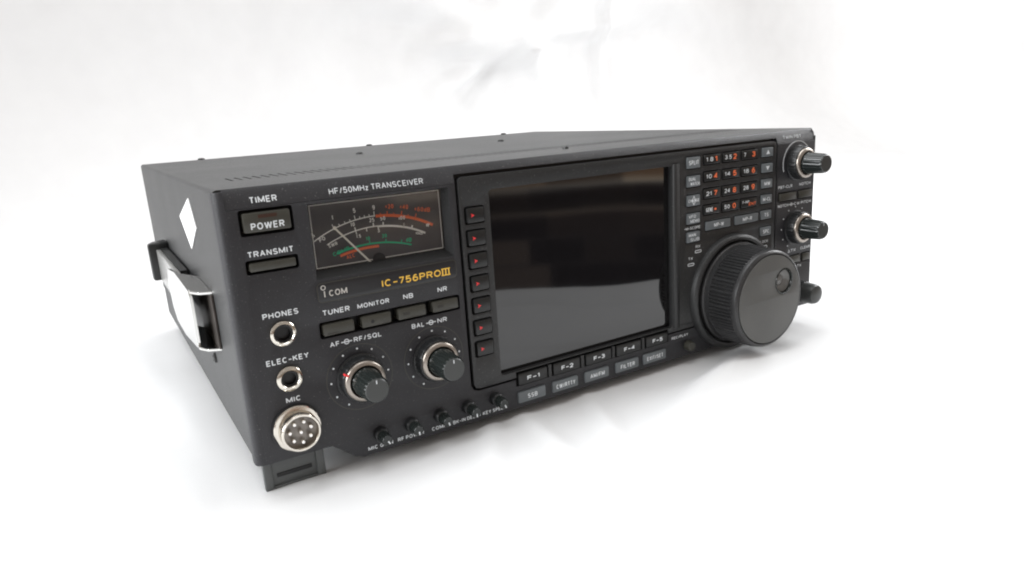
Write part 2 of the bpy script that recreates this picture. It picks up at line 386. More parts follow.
b = MB(); b.plate(SEC,
    [rrect(*SX, 1.6)] + [rrect(AX[0] - .8, AX[1] + .5, z - 7.4, z + .5, 1) for z in AZ] +
    [rrect(x0 - g_, x1 + g_, z0 - g_, z1 + g_, .6) for z0, z1 in RZ for x0, x1 in CX] +
    [rrect(C0X[0] - g_, C0X[1] + g_, z - g_, z + 5.9 + g_, .6) for z in C0Z] + [rrect(C5X[0] - g_, C5X[1] + g_, z - g_, z + 5.2 + g_, .6) for z in C5Z] +
    [rrect(a - g_, c + g_, MPZ[0] - g_, MPZ[1] + g_, .6) for a, c in MPX],
    SY, 2.0, M['section'], bev=.45)
section = b.build('display_section', T, 'black bezel around screen and number keys')
b = MB()   # walls of the screen well
for (x0, x1, z0, z1, m_) in ((SX[1] + .05, SX[1] + 1.5, 8.4, 98.6, 'dark'), (SX[0] - 1.5, SX[0] - .05, 8.4, 98.6, 'dark'), (SX[0], SX[1], 8.4, SX[2] - .05, 'dark'), (SX[0], SX[1], SX[3] + .05, 98.6, 'dark')):
    b.box(x0, x1, 2.01, 3.55, z0, z1, M[m_])
b.build('screen_surround', section)
b = MB(); b.box(SX[0], SX[1], 2.9, 3.5, SX[2], SX[3], M['glass'])
b.build('screen_glass', section, 'large dark blank screen glass')
# raised rim down the right side of the screen, catching the light
b = MB(); b.prism([(SX[1] + .3, SY), (SX[1] + .9, SY - .9), (SX[1] + 2.2, SY - 1.2), (SX[1] + 4.4, SY - .7), (SX[1] + 5.2, SY)], 'z', SX[2] - 1, SX[3] + .8, M['section'], bev=.2)
b.build('screen_rim', section)
b = MB(); b.box(232, 303.6, 2.3, 5.8, 44, 103, M['dark']); b.build('key_backing', section)
b = MB(); b.box(98.8, 111.4, 2.3, 5.8, 20, 92, M['dark']); b.build('key_backing', section)

# ---- keys
def key(name, x0, x1, z0, z1, y0, m, draw=None, bev=.5, parent=T, label=None, ydeep=4.5):
    k = MB(); k.box(x0, x1, y0, ydeep, z0, z1, m, bev=bev)
    if draw: draw(k)
    return k.build(name, parent, label, origin=((x0 + x1) / 2, y0, (z0 + z1) / 2))
W = M['white']
def tri(k, pts, y, m):
    bb = bmesh.new(); A = [bb.verts.new((x, y - .06, q)) for x, q in pts]; B = [bb.verts.new((x, y + .1, q)) for x, q in pts]
    bb.faces.new(A); bb.faces.new(B[::-1]); n = len(pts)
    for i in range(n): bb.faces.new((A[i], A[(i + 1) % n], B[(i + 1) % n], B[i]))
    k.take(bb, m)
k0 = key('power_button', 8.5, 25.8, 92.4, 99.8, -1.0, M['key'], lambda k: k.text('POWER', 11.0, 23.2, 93.4, 2.6, -1.0, W), .7, label='olive grey push button reading POWER')
b = MB(); b.box(14.0, 20.9, -1.12, -.9, 97.6, 98.9, M['amber']); b.build('indicator', k0, 'dark amber indicator bar')
key('transmit_button', 8.4, 25.6, 77.8, 81.1, -.9, M['key'], None, .6, label='slim olive grey push button below TRANSMIT')
for i, (x0, x1) in enumerate(R4):
    def d(k, i=i, x0=x0):
        if i == 0: k.box(x0 + 2, x0 + 6.4, -1.06, -.9, 47.9, 48.5, M['keydark'])
        elif i == 1: k.dot(x0 + 5, 49.5, .8, -.95, M['dark'])
        else: k.box(x0 + 2.6, x0 + 5.6, -1.06, -.9, 49.1, 50.4, M['keydark'])
    key('function_button', x0 + .4, x1 - .4, 47.3, 52.1, -1.0, M['key'], d, .6, label='olive grey button under ' + ('TUNER', 'MONITOR', 'NB', 'NR')[i])
for (a, c, dd, e), t in zip(RB, ('PBT-CLR', 'NOTCH', 'ΔTX', 'CLEAR')): key('function_button', a, c, dd, e, -.9, M['key'], None, .4, label='small olive button under ' + t)
for z in AZ:
    key('arrow_button', *AX, z - 6.8, z, KY - .5, M['blackkey'], lambda k, z=z: tri(k, [(AX[0] + 1.9, z - 2.5), (AX[0] + 3.6, z - 3.4), (AX[0] + 1.9, z - 4.3), (AX[0] + 2.2, z - 3.4)], KY - .5, M['red']), .8)
FX = [(120.6, 137.2), (140.9, 157.0), (160.9, 177.2), (180.8, 197.5), (201.2, 216.7)]
FX = [(fx(a), fx(c)) for a, c in FX]; FZ = (fz(3.1), fz(8.9))
for i, (x0, x1) in enumerate(FX):
    key('function_key', x0, x1, *FZ, KY, M['blackkey'], lambda k, i=i, x0=x0, x1=x1: k.text('F-%d' % (i + 1), (x0 + x1) / 2 - 3.4, (x0 + x1) / 2 + 3.8, FZ[0] + 1.7, 2.2, KY, W, bold=.06), .5,
        label='black key reading F-%d' % (i + 1))
for i in range(4):
    b = MB(); b.box(FX[i][1] + .9, FX[i + 1][0] - .9, -.6, 3, FZ[0] - .2, FZ[1] + .3, M['section'], bev=.3); b.build('key_divider', section)
MX = [(119.9, 135.9, 'SSB'), (139.9, 155.6, 'CW/RTTY'), (159.9, 175.5, 'AM/FM'), (180.0, 195.8, 'FILTER'), (199.0, 215.4, 'EXIT/SET')]
for i, (x0, x1, t) in enumerate(MX):
    x0, x1 = fx(x0), fx(x1)
    w = {'SSB': 5.6, 'AM/FM': 9.2, 'FILTER': 9.6}.get(t, 11.6); c = (x0 + x1) / 2
    key('mode_key', x0, x1, fz(-6.1), fz(-.3), -1.0, M['greykey'], lambda k, t=t, w=w, c=c: k.text(t, c - w / 2, c + w / 2, fz(-4.3), 2.3, -1.0, W), .9,
        label='grey key reading ' + t, ydeep=1)
NB = [['1.8', '3.5', '7'], ['10', '14', '18'], ['21', '24', '28'], ['GENE', '50', 'F-INP']]
NR = [['1', '2', '3'], ['4', '5', '6'], ['7', '8', '9'], ['•', '0', 'ENT']]
for r in range(4):
    for c in range(3):
        x0, x1 = CX[c]; z0, z1 = RZ[r]
        def d(k, r=r, c=c, x0=x0, x1=x1, z0=z0):
            t = NB[r][c]; u = NR[r][c]
            if u == 'ENT':
                k.text(t, x0 + 1.0, x0 + 6.4, z0 + 2.5, 1.6, KY, W, bold=.0); k.text(u, x0 + 6.2, x1 - .8, z0 + 1.0, 1.8, KY, M['orange'], bold=.02); return
            k.text(t, x0 + 1.4, x0 + (6.6 if len(t) > 2 else 5.6 if len(t) > 1 else 3.0), z0 + 1.5, 2.3, KY, W, bold=.02)
            k.text(u, x1 - (4.9 if u != '1' else 4.2), x1 - 2.2, z0 + 1.1, 3.0, KY, M['orange'], bold=.06)
        key('number_key', x0, x1, z0, z1, KY, M['blackkey'], d, .5, label='black key reading %s and %s' % (NB[r][c], NR[r][c] if NR[r][c] != '•' else 'a red dot'))
G0 = [('SPLIT', None), ('DUAL', 'WATCH'), ('CHANGE', '◆'), ('VFO', 'MEMO'), ('MAIN', 'SUB')]
for (t, u), z in zip(G0, C0Z):
    def d(k, t=t, u=u, z=z, x=C0X[0]):
        if u is None: k.text(t, x + 1.2, x + 8.4, z + 1.8, 2.4, KY, W, bold=.02)
        elif t == 'CHANGE':
            k.text(t, x + .8, x + 8.8, z + 2.1, 1.7, KY, W, bold=.0); k.strip([(x + 4.8, z + .6), (x + 6.1, z + 2.9), (x + 4.8, z + 5.2), (x + 3.5, z + 2.9)], .45, KY - .02, W, closed=True)
        else: k.text(t, x + 1.1, x + 6.3, z + 3.3, 1.7, KY, W, bold=.0); k.text(u, x + 2.3, x + 8.9, z + .8, 1.7, KY, W, bold=.0)
    key('side_key', *C0X, z, z + 5.9, KY, M['greykey'], d, .5, label='grey key reading ' + (t if u is None or u == '◆' else t + ' ' + u))
for t, z in zip(('up', 'down', 'MW', 'M-CL', 'TS', 'SPC'), C5Z):
    def d(k, t=t, z=z):
        c = (C5X[0] + C5X[1]) / 2
        if t in ('up', 'down'):
            s_ = 1 if t == 'up' else -1; zc = z + 2.6; tri(k, [(c - 1.6, zc - s_ * 1.1), (c + 1.6, zc - s_ * 1.1), (c, zc + s_ * 1.3)], KY, W)
        else:
            w = {'MW': 5, 'M-CL': 6.6, 'TS': 3.6, 'SPC': 5.2}[t]; k.text(t, c - w / 2, c + w / 2, z + 1.5, 2.2, KY, W, bold=.02)
    key('side_key', *C5X, z, z + 5.2, KY, M['greykey'], d, .5, label='grey key with a white %s' % ('upward triangle' if t == 'up' else 'downward triangle') if t in ('up', 'down') else 'grey key reading ' + t)
for (x0, x1), t in zip(MPX, ('MP-W', 'MP-R')):
    key('memory_key', x0, x1, *MPZ, KY, M['greykey'], lambda k, x0=x0, t=t: k.text(t, x0 + 6, x0 + 13.6, MPZ[0] + 1.4, 2.2, KY, W, bold=.03), .5, label='wide grey key reading ' + t)

# ---- lettering on the panel
def legend(t, x0, x1, z, h, y=-.03, m='white', parent=panel, label=None, slope=0, bold=.03, extra=None, name='lettering'):
    k = MB(); k.text(t, x0, x1, z, h, y - (.08 if slope else 0), M[m], bold=bold, slope=slope, z0=101.6)
    if extra: extra(k)
    return k.build(name, parent, label or 'white lettering reading ' + t)
legend('TIMER', 12.1, 22.1, 103.0, 2.4, slope=BS)
legend('HF/50MHz TRANSCEIVER', 42, 82, 103.0, 2.3, slope=BS, bold=-.01)
legend('TRANSMIT', 8.4, 25.4, 83.2, 2.3)
legend('PHONES', 10.3, 23.9, 58.8, 2.3)
legend('ELEC-KEY', 9.0, 25.5, 40.2, 2.3)
legend('MIC', 14.3, 20.2, 23.5, 2.2)
legend('TUNER', 33.1, 44.3, 55.7, 2.2); legend('MONITOR', 47.6, 61.4, 55.7, 2.0); legend('NB', 67.8, 72.3, 55.8, 2.1); legend('NR', 83.9, 88.4, 55.8, 2.1)
def ringsym(x, z, r=1.0):
    def f(k): k.arc(x, z, r, 0, 360, .38, 0, W, 20); k.line(x - 1.0, z, x + 1.0, z, .45, 0, W); k.line(x - 2.3, z, x - r - .1, z, .45, 0, W); k.line(x + r + .1, z, x + 2.3, z, .45, 0, W)
    return f
def two(a, b_, x0, xa, xs, xb, x1, z, h, lab, bold=.03):
    k = MB(); k.text(a, x0, xa, z, h, 0, W, bold=bold); k.text(b_, xb, x1, z, h, 0, W, bold=bold); ringsym(xs, z + h / 2, h * .46)(k)
    k.build('lettering', panel, 'white lettering reading ' + lab)
two('AF', 'RF/SQL', 34.4, 38.4, 41.4, 44.4, 56.5, 42.1, 2.1, 'AF and RF/SQL')
two('BAL', 'NR', 70.3, 76.2, 79.4, 82.5, 87.1, 42.1, 2.1, 'BAL and NR')
two('NOTCH', 'CW PITCH', 307.3, 316.6, 319.4, 322.0, 337.6, 64.6, 1.8, 'NOTCH and CW PITCH')
legend('TWIN PBT', 311, 327.4, 104.2, 1.9, slope=BS)
legend('PBT-CLR', 307.1, 319.6, 75.7, 1.8); legend('NOTCH', 326.2, 336.6, 75.8, 1.8)
legend('ΔTX', 317.6, 325, 36.2, 1.8); legend('CLEAR', 329.6, 338.6, 36.3, 1.8); legend('RIT', 306.5, 311, 36.2, 1.8)
legend('RIT/ΔTX', 318, 331, 25.6, 1.7)
legend('REC/PLAY', 221.6, 234.0, 2.4, 1.5, bold=.02)
for t, x0, x1 in (('MIC GAIN', 44.9, 56.2), ('RF POWER', 58.5, 71), ('COMP', 75.0, 82.2), ('BK-IN DELAY', 85.7, 100.4), ('KEY SPEED', 101.3, 114)):
    legend(t, x0, x1, -7.1, 1.75, bold=.03)
def stamp(t, x0, x1, z, h, pill=None):
    k = MB(); k.text(t, fx(x0), fx(x1), fz(z), h, SY, W, bold=.0)
    if pill: k.strip(rrect(fx(pill[0]), fx(pill[1]), fz(pill[2]), fz(pill[2]) + 1.2, .5, 3), .4, SY, W, closed=True)
    k.build('lettering', section, 'white lettering reading ' + t.strip('•'))
stamp('•M-SCOPE', 229.8, 241.5, 62.3, 1.5)
stamp('RX', 238.2, 241.6, 51.6, 1.5, (237.8, 242.3, 49.0)); stamp('TX', 232.6, 236.0, 45.6, 1.5, (232.4, 236.8, 42.4))
stamp('LOCK', 290.6, 297.2, 46.2, 1.6, (291.4, 296.4, 43.2))

# ---- maker badge below the meter
b = MB(); b.plate(rrect(32.2, 93.6, 61.2, 68.9, 1.6), [], -.35, -.02, M['badge'], bev=.15)
b.strip(rrect(32.2, 93.6, 61.2, 68.9, 1.6), .3, -.3, M['key'], closed=True)
badge = b.build('name_badge', panel, 'flat black badge strip under the meter')
b = MB()
b.text('COM', 36.7, 44.1, 63.2, 2.5, -.36, M['greyprint'], bold=-.005)
b.line(34.9, 63.2, 34.9, 65.7, .42, -.36, M['greyprint']); b.arc(34.6, 67.1, .85, 0, 360, .32, -.36, M['greyprint'], 18)
b.build('lettering', badge, 'grey wordmark with a ring above its first letter')
b = MB()
b.text('IC-756PRO', 58.9, 86.0, 62.8, 3.0, -.36, M['gold'], bold=.02)
for x in (86.9, 88.4, 89.9): b.line(x, 62.8, x, 65.8, .6, -.36, M['gold'])
b.line(86.3, 62.9, 90.5, 62.9, .45, -.37, M['gold']); b.line(86.3, 65.7, 90.5, 65.7, .45, -.37, M['gold'])
b.build('lettering', badge, 'gold lettering reading IC-756PROIII')

# ---- meter
m = MB()
# sloping frame from the opening in the panel back to the window
fo = [(32.8, 70.5), (93.2, 70.5), (93.2, 100.4), (32.8, 100.4)]; fi = [(34.5, 73.4), (91.4, 73.4), (91.4, 99.4), (34.5, 99.4)]
bb = bmesh.new()
A = [bb.verts.new((x, .2, z)) for x, z in fo]; B = [bb.verts.new((x, 5.4, z)) for x, z in fi]
A2 = [bb.verts.new((x + (.3 if x > 60 else -.3), .2, z + (.3 if z > 80 else -.3))) for x, z in fo]; B2 = [bb.verts.new((x + (.8 if x > 60 else -.8), 5.8, z + (.8 if z > 80 else -.8))) for x, z in fi]
for i in range(4):
    j = (i + 1) % 4
    bb.faces.new((A[i], A[j], B[j], B[i])); bb.faces.new((A2[i], B2[i], B2[j], A2[j])); bb.faces.new((A[i], A2[i], A2[j], A[j])); bb.faces.new((B[i], B[j], B2[j], B2[i]))
m.take(bb, M['section'])
meter = m.build('signal_meter', T, 'wide analogue meter with white, orange and green scales', sharp=20)
YF = 5.85
b = MB(); b.box(34.0, 91.9, YF, YF + .04, 73, 99.8, M['meterface'])
b.strip([(34.9, 73.8), (91.0, 73.8), (91.0, 99.0), (34.9, 99.0)], .32, YF, M['meterprint'], closed=True)
def A3(cx, cz, r, x): return math.degrees(math.acos(max(-1, min(1, (x - cx) / r))))
g = M['meterprint']
c1 = (61, 39.9); b.arc(*c1, 51.8, A3(*c1, 51.8, 35.2), A3(*c1, 51.8, 61.5), .5, YF, g, 30); b.arc(*c1, 51.6, A3(*c1, 51.8, 61.8), A3(*c1, 51.8, 87.2), 1.2, YF, M['orange'], 30)
def tick(c, r, x, l, w, m_): 
    a = radians(A3(*c, r, x)); b.line(c[0] + r * cos(a), c[1] + r * sin(a), c[0] + (r + l) * cos(a), c[1] + (r + l) * sin(a), w, YF, m_)
for i, x in enumerate((43.8, 46.2, 48.6, 50.8, 53.0, 55.0, 57.0, 59.0, 61.2)): tick(c1, 51.8, x, 1.9 if i in (0, 4, 8) else 1.0, .34, g)
for x, l in ((63.9, .9), (66.8, 1.6), (69.6, .9), (73.0, 2.0), (76.0, .9), (79.2, 2.0)): tick(c1, 51.8, x, l, .4, M['orange'])
def st(t, x, z, h, m_, rot=0, w=None): b.text(t, x, x + w if w else None, z, h, YF, m_, bold=.03, rot=radians(rot))
st('S', 34.9, 86.3, 1.8, g, 25); st('1', 43.4, 92.3, 1.9, g); st('5', 52.4, 94.0, 1.9, g); st('9', 60.7, 94.2, 1.9, g)
st('+20', 66.2, 93.9, 1.9, M['orange'], -3); st('+40', 72.6, 93.0, 1.9, M['orange'], -6); st('+60dB', 79.0, 91.4, 1.9, M['orange'], -10, 7.4)
c2 = (60.7, 40.2); b.arc(*c2, 47.2, A3(*c2, 47.2, 40.2), A3(*c2, 47.2, 62.0), .48, YF, g, 24); b.arc(*c2, 47.0, A3(*c2, 47.2, 62.0), A3(*c2, 47.2, 83.4), .85, YF, g, 24)
for x in (52.6, 60.4, 64.6, 73.6): tick(c2, 47.2, x, 1.5, .5, g)
for x in (52.6, 57.2, 62.4): tick(c2, 47.2, x, -1.5, .4, g)
for x in (73.6, 77.2): tick(c2, 47.2, x, 1.2, .7, g)
st('PO', 37.6, 84.0, 1.7, g, 22); st('10', 50.8, 88.6, 1.7, g); st('25', 58.8, 89.3, 1.7, g); st('50', 63.6, 89.4, 1.7, g); st('100', 71.6, 88.6, 1.7, g, -4); st('W', 83.6, 84.2, 1.8, g, -18)
st('SWR', 40.8, 81.3, 1.5, g, 12); st('1.5', 52.6, 83.6, 1.5, g); st('3', 61.9, 84.6, 1.6, g); st('∞', 78.6, 81.4, 1.6, g, -14, 3.4)
c3 = (58.2, 26.9); b.arc(*c3, 53.6, A3(*c3, 53.6, 43.6), A3(*c3, 53.6, 76.4), .7, YF, M['green'], 24); b.arc(*c3, 52.2, A3(*c3, 52.2, 45), A3(*c3, 52.2, 61.8), 1.1, YF, M['orange'], 20)
for x in (58.0, 65.0, 71.8): tick(c3, 53.6, x, 1.4, .4, M['green'])
st('COMP', 42.3, 77.6, 1.6, M['green'], 14, 7.2); st('10', 56.6, 82.0, 1.6, M['green']); st('20', 63.6, 82.1, 1.6, M['green']); st('dB', 74.0, 79.0, 1.8, M['green'], -12); st('ALC', 47.6, 75.6, 1.6, M['orange'], 8)
b.build('meter_scale', meter, 'dark meter face with printed S, PO, SWR, COMP and ALC scales')
b = MB(); b.strip([(57.2, 73.0), (43.6, 89.4)], .8, YF - .6, M['cream'], t=.15); b.lathe([(0, YF - .5), (2.8, YF - .5), (2.8, YF)], 61.2, 73.4, M['dark'], n=24)
b.dot(43.9, 89.1, .8, YF - .6, M['cream'])
b.build('meter_needle', meter, 'pale needle resting at the left end of the scale')
b = MB(); b.box(34.6, 91.3, 4.6, 4.8, 73.5, 99.3, M['window']); b.build('meter_window', meter)

# ---- jacks and microphone socket
def jack(cx, cz, ro, ri, label):
    k = MB(); k.lathe([(ri, 6), (ri, -1.5), (ri + .35, -1.9), (ro - .5, -1.7), (ro, -1.2), (ro, 0)], cx, cz, M['nickel'], 48)
    k.lathe([(0, 1.2), (ri + .05, 1.2)], cx, cz, M['dark'], 48)
    k.lathe([(ri - .7, 1.0), (ri - .7, -.7), (ri, -.9), (ri, 1)], cx, cz, M['dark'], 48)
    return k.build('headphone_jack' if 'PHONES' in label else 'key_jack', T, label, origin=(cx, 0, cz))
jack(16.9, 52.2, 5.0, 3.6, 'round metal jack under PHONES'); jack(16.8, 33.6, 5.1, 3.3, 'round metal jack under ELEC-KEY')
k = MB()
mc = (16.9, 12.7)
k.lathe([(9.9, 0), (9.9, -.9), (9.6, -1.1), (8.9, -1.1)], *mc, M['dark'], 64)
k.lathe([(9.5, 0), (9.5, -1.8), (9.1, -2.2), (7.9, -2.4), (7.8, -7.0), (7.45, -7.4), (6.85, -7.4), (6.6, -7.0), (6.6, -4.0)], *mc, M['nickel'], 72,
        rf=lambda t, r, y: 1 if r < 8.5 else (min(1, .955 / max(.2, abs(cos(t - .35))))))
soc = k.build('microphone_socket', T, 'round eight pin metal microphone socket', origin=(mc[0], 0, mc[1]))
k = MB(); k.lathe([(0, -4.2), (6.62, -4.2)], *mc, M['insert'], 48); k.build('socket_insert', soc)
for i in range(8):
    a = 2 * pi * i / 7 + .3; r = 4.3 if i < 7 else 0
    k = MB(); x, z = mc[0] + r * cos(a), mc[1] + r * sin(a)
    k.lathe([(0, -6.7), (.6, -6.6), (.95, -6.1), (.95, -4.1)], x, z, M['pin'], 14); k.build('pin', soc)

# ---- knobs
def flute(n, amp): return lambda t, r, y: 1 + amp * (1 if sin(n * t) > 0 else -1) * (1 if y < -1 else 0)
def dual_knob(cx, cz, lab, n_dots=11, red=False, ring=False):
    k = MB()
    k.lathe([(10.2, -.05), (10.2, -.9), (9.7, -1.2), (9.6, -5.2), (9.2, -5.9), (8.4, -6.1)], cx, cz, M['knob'], 120, rf=lambda t, r, y: 1 + (.012 * (1 if sin(30 * t) > 0 else -1) if -5.5 < y < -1 else 0))
    o = k.build('dual_knob', T, lab, origin=(cx, 0, cz))
    k = MB(); k.lathe([(8.7, -5.9), (8.6, -6.6), (8.1, -7.2), (7.0, -7.5), (6.6, -7.0), (6.0, -6.2)], cx, cz, M['ring'], 64); k.build('knob_ring', o, 'metal ring')
    k = MB(); k.lathe([(6.1, -6.3), (6.1, -8), (5.9, -8.4), (5.4, -18.0), (4.9, -19.2)], cx, cz, M['knobcap'], 120,
                      rf=lambda t, r, y: 1 + (.03 * sin(18 * t) if -18.9 < y < -8.2 else 0))
    k.lathe([(4.9, -19.2), (4.6, -19.5), (0, -19.55)], cx, cz, M['capend'], 64)
    k.line(cx, cz + 2.8, cx, cz + 4.3, .45, -19.5, W) if not ring else None
    k.build('knob_cap', o)
    if red:
        k = MB()
        a = radians(150); k.strip([(cx + 9.7 * cos(a), cz + 9.7 * sin(a)), (cx + 8.0 * cos(a), cz + 8.0 * sin(a))], .75, -5.2, M['red'], 2.15)
        k.build('pointer_mark', o, 'red pointer mark')
    k = MB()
    if ring:
        k.arc(cx, cz, 12.6, 20, 200, .55, 0, W, 40)
    else:
        for i in range(n_dots): a = radians(-60 + i * 30); k.dot(cx + 12.4 * cos(a), cz + 12.4 * sin(a), .42, 0, W)
        k.arc(cx, cz, 14.2, 0, 360, .3, .01, M['key'], 72) if cx < 200 else None
    k.build('dial_marks', panel, 'white printed dots around the knob' if not ring else 'white printed arc around the knob')
    return o
dual_knob(45.3, 26.8, 'double knob under AF RF/SQL with a red pointer', red=True)
dual_knob(79.4, 26.9, 'double knob under BAL NR')
dual_knob(323.4, 89.8, 'double knob under TWIN PBT', ring=True)
dual_knob(323.5, 51.2, 'double knob under NOTCH CW PITCH')
k = MB(); cx, cz = 323.5, 12.0
k.lathe([(6.6, 0), (6.6, -9), (6.2, -9.4)], cx, cz, M['knob'], 96, rf=lambda t, r, y: 1 + (.02 * sin(22 * t)))
k.lathe([(6.2, -9.3), (6.1, -15), (5.3, -16.8), (3, -17.4), (0, -17.5)], cx, cz, M['capend'], 64)
k.build('clarifier_knob', T, 'small round knob at the lower right corner', origin=(cx, 0, cz))
for i, x in enumerate((50.8, 65.2, 79.4, 93.7, 108.4)):
    k = MB(); cz = -.6
    k.lathe([(3.2, 0), (3.2, -3.0), (2.9, -3.5), (2.5, -3.7)], x, cz, M['knob'], 48)
    k.lathe([(2.5, -3.6), (2.35, -8.4), (2.0, -8.9), (0, -8.95)], x, cz, M['knobcap'], 72, rf=lambda t, r, y: 1 + .04 * sin(14 * t))
    a = radians((-62, -85, -75, -90, -70)[i]); k.line(x + .4 * cos(a), cz + .4 * sin(a), x + 2.0 * cos(a), cz + 2.0 * sin(a), .6, -8.93, W)
    k.build('small_knob', T, 'small pointer knob above ' + ('MIC GAIN', 'RF POWER', 'COMP', 'BK-IN DELAY', 'KEY SPEED')[i], origin=(x, 0, cz))
k = MB(); k.lathe([(2.9, 0), (2.9, -1.6), (2.6, -3.6), (2.2, -4.0), (0, -4.05)], 233.6, -3.3, M['key'], 32); k.build('record_button', T, 'small round button under REC/PLAY', origin=(233.6, 0, -3.3))

# ---- main tuning dial
cx, cz = DC
k = MB()
k.lathe([(33.6, .2), (33.2, -2.4), (32.6, -3.4), (31.4, -4.0), (30.2, -3.8), (29.6, -3.0), (29.3, -1.0), (27, -.6), (0, -.6)], cx, cz, M['section'], 128)
k.build('dial_collar', T, 'raised black collar behind the tuning dial', origin=(cx, 0, cz))
k = MB()
def ribs(t, r, y):
    return 1 + (.02 * (1 if sin(84 * t) > 0 else -1) if -23.0 < y < -8.4 else 0)
k.lathe([(27.9, -1.0), (28.5, -1.6), (28.6, -4.6), (28.2, -5.2), (27.7, -5.4), (27.6, -8.2), (27.5, -8.45), (26.9, -22.95), (26.9, -23.1), (27.15, -23.4), (27.1, -24.6), (26.8, -25.7), (26.0, -26.5), (25.3, -26.8), (24.95, -26.4), (24.8, -25.8)], cx, cz, M['dial'], 360, rf=ribs)
dial = k.build('tuning_dial', T, 'large ribbed tuning dial', origin=(cx, 0, cz), sharp=28)
k = MB(); dx, dz = cx + 11.0, cz + 8.4
k.plate(circ(cx, cz, 24.6, 96), [circ(dx, dz, 7.3, 48)], -27.0, -25.5, M['dialface'], bev=.35)
k.build('dial_face', dial, 'flat grey face of the dial')
k = MB(); k.lathe([(7.3, -26.8), (7.15, -27.2), (6.7, -27.3), (6.4, -26.9), (6.2, -25.6)], dx, dz, M['knobcap'], 48)
k.lathe([(6.2, -25.6), (5.6, -24.6), (4.4, -23.8), (3.2, -23.5), (2.6, -23.9), (2.0, -24.3), (0, -24.4)], dx, dz, M['dimple'], 48)
k.build('finger_dimple', dial, 'round finger dimple in the dial face')

# ---- feet
def foot(x0, front=True, y0=5.5):
    k = MB()
    if front:
        k.box(x0 + .6, x0 + 24.4, y0 + .9, y0 + 2.6, -13.6, 0, M['rubber'], bev=.3)
        for a in (0, 21.6): k.box(x0 + a, x0 + a + 3.4, y0, y0 + 3, -14, -.2, M['rubber'], bev=.3)
        k.box(x0 + 3.5, x0 + 21.5, y0 + .3, y0 + 3, -14, -12.8, M['rubber'], bev=.2)
        k.box(x0 + 5.2, x0 + 19.6, y0 + .5, y0 + 1.2, -9.4, -7.8, M['dark'], bev=.1)
        k.box(x0 + 5, x0 + 20, y0 + 2.5, y0 + 22, -5, 0, M['rubber'], bev=.4)
    else: k.box(x0, x0 + 22, y0, y0 + 22, -14, 0, M['rubber'], bev=1)
    k.build('foot', T, 'black moulded foot' if front else None)
foot(2.4); foot(312.6, y0=14); foot(10, False, 255); foot(308, False, 255)

# ------------------------------------------------------------------ the white cloth
def fold(x, y):
    h = 0
    h += 2.2 * math.exp(-((x + .55 * y - 150) / 26) ** 2) * (1 / (1 + math.exp((y + 5) / 12)))
    return h
from mathutils import noise
NX, NY = 520, 420
bb = bmesh.new()
def edge(x):
    a = -212 + (x - 240) * .62 + 1.5 * sin(x / 23)
    if x > 400: a = -113 + (x - 400) * .22 - max(0, x - 560) * .5
    if x < 0: a = min(a, -360 + x * .1)
    return a
PX, PZ = 672, 227          # where the hanging cloth is gathered
FOLDS = [(470, 262, -.12, 9, 90, 12), (470, 225, .5, 9, 90, 13), (455, 300, -.3, 16, 110, 16), (480, 200, .75, 8, 70, -9), (560, 345, .5, 12, 120, 14),
         (640, 285, .1, 7, 90, 11), (760, 240, 1.52, 6, 90, 13), (640, 330, .35, 16, 150, 16), (600, 225, -.75, 8, 60, 9), (800, 330, .25, 22, 160, 16), (420, 360, .1, 18, 150, 18), (700, 400, -.2, 20, 200, 18), (585, 255, .8, 5, 22, 12)]
FOLDS = [(x_ + PX - 560, z_ + PZ - 250, a, w_ * 2.0, l_ * 1.5, h_ * 2.0) for x_, z_, a, w_, l_, h_ in FOLDS]
FLOOR = [(215, -32, .35, 7, 90, 3.2), (150, -30, 1.2, 6, 34, 2.6), (120, -22, 1.45, 5, 30, 2.4), (262, -26, .1, 8, 60, 3.0), (190, -55, .5, 9, 90, 2.2), (95, -20, 1.1, 5, 26, 1.8)]
X0, X1 = -1500, 3500
rows = []
